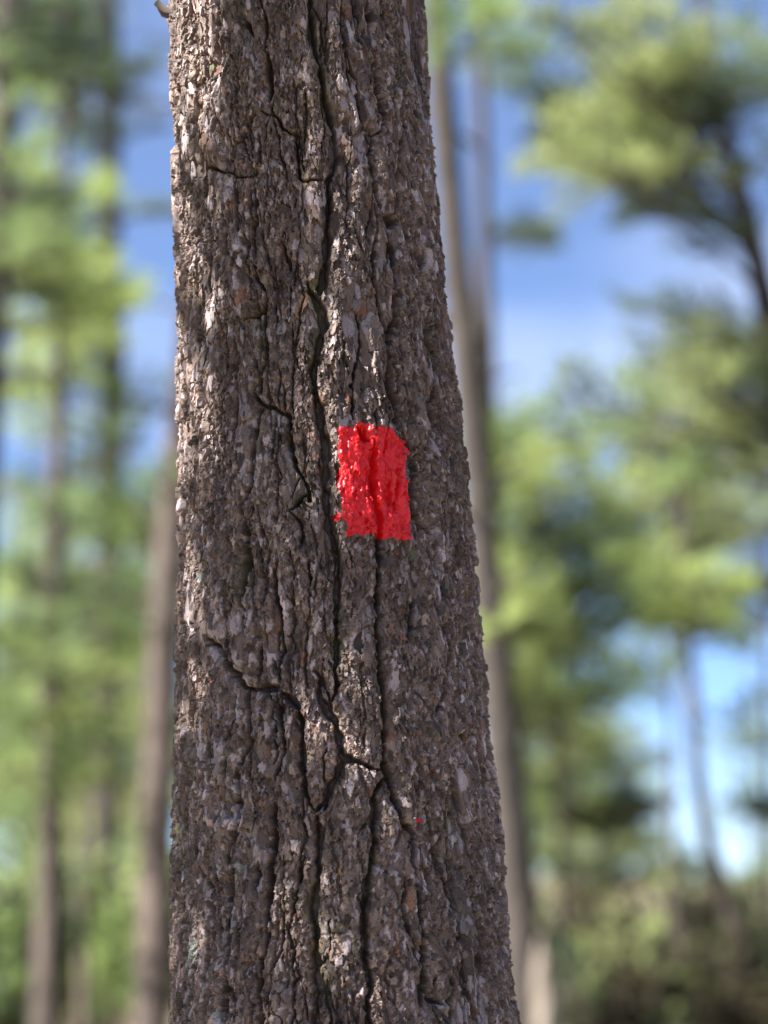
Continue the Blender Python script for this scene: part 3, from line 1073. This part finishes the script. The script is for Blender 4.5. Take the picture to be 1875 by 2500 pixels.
for T_ in (A, B, C, D, Fp, G):
    T_.stubs(1.5, 7.5, 9)
    T_.whorls(T_.top * .74, T_.top * .98, 16, 1.9, .5, 'green')

# --- leafy young trees and the wood behind
def young(label, x, Y, y_top, leafs, masses, seed, wood='brown', name='young_tree'):
    tp = at(x, y_top, Y * BK)
    T_ = Tree(label, Y, [(x, y_top + 40), (x - 6, y_top + 350), (x + 4, 2560)], (8, 20), wood, float(tp.z) + .25, seed, name=name)
    for (mx_, my_, r, nn, lf) in masses:
        T_.mass(mx_, my_, r, nn, lf, kind='leafy', rise=.35, lmin=.7)
    return T_


young('lime leafed young tree behind the far left trunks, low in the picture', 50, 15.0, 1420, None,
      [(40, 1500, 110, 7, 'lime'), (60, 1680, 140, 9, 'lime'), (50, 1850, 140, 9, 'green'), (60, 1980, 150, 9, 'green')], 35)
young('green leafed young tree between the far left brown trunk and the slim dark trunk', 190, 16.0, 1290, None,
      [(180, 1360, 90, 6, 'green'), (190, 1540, 120, 8, 'lime'), (180, 1720, 130, 8, 'green'), (170, 1900, 140, 8, 'lime'), (190, 2050, 140, 8, 'green')], 36)
young('light green young tree between the slim dark and the rosy trunk', 325, 14.5, 1280, None,
      [(330, 1350, 80, 5, 'green'), (320, 1500, 100, 8, 'lime'), (325, 1680, 110, 8, 'green'), (320, 1850, 120, 8, 'lime'), (330, 2010, 120, 7, 'lime')], 37)
young('bright lime green young tree right of the leaning pine, at blaze height', 1370, 10.5, 1090, None,
      [(1370, 1180, 130, 16, 'lime'), (1280, 1290, 110, 12, 'lime'), (1430, 1300, 110, 11, 'green'), (1360, 1420, 130, 12, 'dark'),
       (1270, 1560, 100, 11, 'lime'), (1430, 1560, 100, 9, 'green'), (1420, 1650, 110, 9, 'lime'), (1300, 1700, 100, 8, 'olive')], 31)
young('olive green young tree at the right, between the lime tree and the picture edge', 1640, 12.0, 1010, None,
      [(1650, 1080, 110, 11, 'olive'), (1600, 1230, 140, 16, 'olive'), (1760, 1180, 130, 14, 'olive'), (1680, 1370, 140, 15, 'lime'),
       (1810, 1400, 90, 10, 'olive'), (1540, 1400, 100, 9, 'dark'), (1540, 1560, 80, 6, 'green')], 32)
young('young tree with olive leaves at the right edge above the white clouds', 1880, 11.0, 960, None,
      [(1830, 1060, 70, 6, 'olive'), (1850, 1300, 80, 8, 'olive'), (1830, 1480, 60, 5, 'dark'), (1850, 1760, 50, 4, 'lime'), (1860, 1960, 40, 3, 'dark')], 33)
young('olive young tree below the lime tree, speckled with bright sky gaps', 1400, 13.0, 1720, None,
      [(1330, 1800, 90, 9, 'olive'), (1420, 1850, 130, 13, 'olive'), (1330, 1960, 120, 12, 'green'), (1480, 1980, 120, 12, 'olive'), (1390, 2090, 160, 16, 'olive'),
       (1580, 1890, 60, 5, 'dark'), (1560, 2080, 110, 8, 'dry')], 34)


def shrub(label, x, Y, y_top, half, leafs, seed, num=26):
    g = np.random.default_rng(seed)
    Y = Y * BK
    top = at(x, y_top, Y)
    foot = Vector((top.x, Y, 0.0))
    rt = empty('shrub', foot, label, 'shrub', 'shrubs under the pines')
    hw = half * Y / FPX
    for q in range(num):
        a = g.uniform(0, 6.28); rr = math.sqrt(g.uniform(0, 1))
        tip = foot + Vector((math.cos(a) * hw * rr, math.sin(a) * hw * rr * .8, top.z * g.uniform(.55, 1.0) * (1 - .25 * rr * rr)))
        put_bough(rt, foot + Vector((g.normal(0, .06), g.normal(0, .06), .02)), tip, leafs[int(g.integers(0, len(leafs)))], 'brown', g, 'leafy', 1.15)
    return rt


shrub('dull brown olive shrub right of the short tan trunk, bottom edge', 1530, 9.0, 2190, 160, ['dry', 'dry', 'dark', 'olive'], 41, 20)
shrub('olive shrub in the bottom right corner', 1760, 9.5, 2200, 190, ['olive', 'dry', 'dry'], 42, 20)
shrub('dark shrub behind the short tan trunk', 1370, 12.0, 2120, 190, ['dark', 'dry', 'dry'], 43, 18)
shrub('tall yellowish shrub under the crooked sapling', 1660, 12.5, 2080, 190, ['olive', 'dry', 'dry', 'dark'], 44, 20)
shrub('green shrub at the far left bottom corner', 30, 10.5, 2020, 170, ['green', 'dark'], 45, 18)
shrub('green shrub between the two left trunks near the bottom', 190, 12.5, 2030, 170, ['green', 'lime', 'dry'], 46, 18)
shrub('light green shrub beside the rosy trunk left of the marked pine', 340, 12.0, 2030, 170, ['lime', 'green', 'dry'], 47, 18)
shrub('shadowed shrub beyond the olive one in the right corner', 1890, 14.0, 2110, 240, ['olive', 'dark'], 48, 18)


# far trees: crown as one mesh, shared by the copies
def far_crown(seed, leaf, H_, z0, l0):
    g = np.random.default_rng(seed)
    cs_, fs_, ms_ = [], [], []
    nv = 0
    for q in range(46):
        z = z0 + (H_ - z0) * (q + g.uniform(0, 1)) / 46
        L = l0 * (1.05 - .8 * (z - z0) / (H_ - z0)) * g.uniform(.7, 1.15)
        a = g.uniform(0, 6.28)
        m = np.array(orient((0, 0, z), (math.cos(a) * L, math.sin(a) * L, z + L * g.uniform(-.15, .35)), g.normal(0, .5)))
        c, f, mi = GEO[int(g.integers(0, 5))]
        keep = g.random(len(f)) < 0.62
        f = f[keep]; mi = mi[keep]
        c = c @ m[:3, :3].T + m[:3, 3]
        cs_.append(c); fs_.append(f + nv); ms_.append(mi); nv += len(c)
    me = np_mesh('crown', np.concatenate(cs_), np.concatenate(fs_), False, [WOOD['brown'], LEAF[leaf]], np.concatenate(ms_))
    tz = np.linspace(-.1, H_, 24)
    c, f = tube(np.stack([.05 * np.sin(tz), .05 * np.cos(tz * .8), tz], -1), np.linspace(.13, .015, 24), 10, .05, seed)
    return me, np_mesh('trunk', c, f, True, [WOOD['brown']])


FAR = [far_crown(61, 'green', 8.5, 1.6, 2.0), far_crown(62, 'lime', 7.0, 1.2, 1.9), far_crown(63, 'dark', 10.0, 2.2, 2.1)]
spots = [  # x pixel, distance, kind, scale, label
    (50, 21, 1, 1.0, 'distant lime pine furthest left, half hidden by the left edge trunks'),
    (190, 25, 0, 1.05, 'distant green pine seen between the two left trunks'),
    (330, 20, 1, .92, 'distant lime pine between the slim dark trunk and the rosy trunk'),
    (395, 27, 0, .95, 'distant green pine showing beside the rosy trunk'),
    (110, 33, 2, 1.1, 'most distant dark pine on the left, behind the far left brown trunk'),
    (1270, 24, 1, .88, 'distant lime pine just right of the leaning trunk'),
    (1420, 30, 0, .85, 'distant green pine behind the bright lime young tree'),
    (1560, 27, 1, .62, 'distant low lime pine left of the crooked sapling'),
    (1840, 26, 0, .60, 'distant low green pine at the right edge under the clouds'),
]
for x, Y, kd, sc, lb in spots:
    Y = Y * BK
    p = at(x, 2121, Y)
    rt = empty('pine_tree', (p.x, Y, 0), lb, 'tree', 'distant pines')
    rt.rotation_euler.z = x * 0.37
    for nm, me in zip(('crown', 'trunk'), FAR[kd]):
        o = bpy.data.objects.new(nm, me)
        col.objects.link(o); o.parent = rt; o.scale = (sc, sc, sc)

# unseen pine added at left: stem and low boughs shade the marked pine
gr = np.random.default_rng(77)
sh = Vector((to_sun.x, to_sun.y, 0)).normalized()
pw = Vector((-sh.y, sh.x, 0))
if pw.y < 0: pw = -pw
nb = Vector((float(CX(2.2)), YC, 0)) + sh * 2.4 - pw * (0.77 * float(RC(2.3)))
nt = empty('pine_tree', nb, 'unseen pine added left of the viewer, outside the picture, to shade the marked pine', 'tree')
tz = np.linspace(-.1, 10, 40)
c, f = tube(np.stack([nb.x + 0 * tz, nb.y + 0 * tz, tz], -1), np.interp(tz, [0, 3.5, 5.2, 10], [.07, .046, .036, .02]), 12, .04, 5)
link('trunk', np_mesh('trunk', c, f, True, [WOOD['brown']]), nt)
for q in range(30):
    z = 2.5 + 1.45 * (q + .5) / 30
    a = gr.uniform(0, 6.28); L = gr.uniform(.7, 1.3)
    p0 = nb + Vector((0, 0, z))
    put_bough(nt, p0, p0 + Vector((math.cos(a) * L, math.sin(a) * L, L * gr.uniform(-.1, .12))), 'green', 'brown', gr)
for q in range(16):
    z = 3.0 + .85 * (q + .5) / 16
    L = gr.uniform(.45, .8); d = (pw if q % 2 else -pw) + sh * gr.normal(0, .35)
    p0 = nb + Vector((0, 0, z))
    put_bough(nt, p0, p0 + Vector((d.x * L, d.y * L, L * gr.uniform(-.1, .12))), 'green', 'brown', gr)
for q in range(4):
    z = 3.9 + .45 * (q + .5) / 4
    a = gr.uniform(0, 6.28); L = gr.uniform(.6, 1.0)
    p0 = nb + Vector((0, 0, z))
    put_bough(nt, p0, p0 + Vector((math.cos(a) * L, math.sin(a) * L, L * gr.uniform(-.1, .2))), 'green', 'brown', gr)
for q in range(24):
    z = 7.2 + 2.7 * (q + .5) / 24
    a = gr.uniform(0, 6.28); L = gr.uniform(.9, 1.6)
    p0 = nb + Vector((0, 0, z))
    put_bough(nt, p0, p0 + Vector((math.cos(a) * L, math.sin(a) * L, L * gr.uniform(0, .3))), 'green', 'brown', gr)
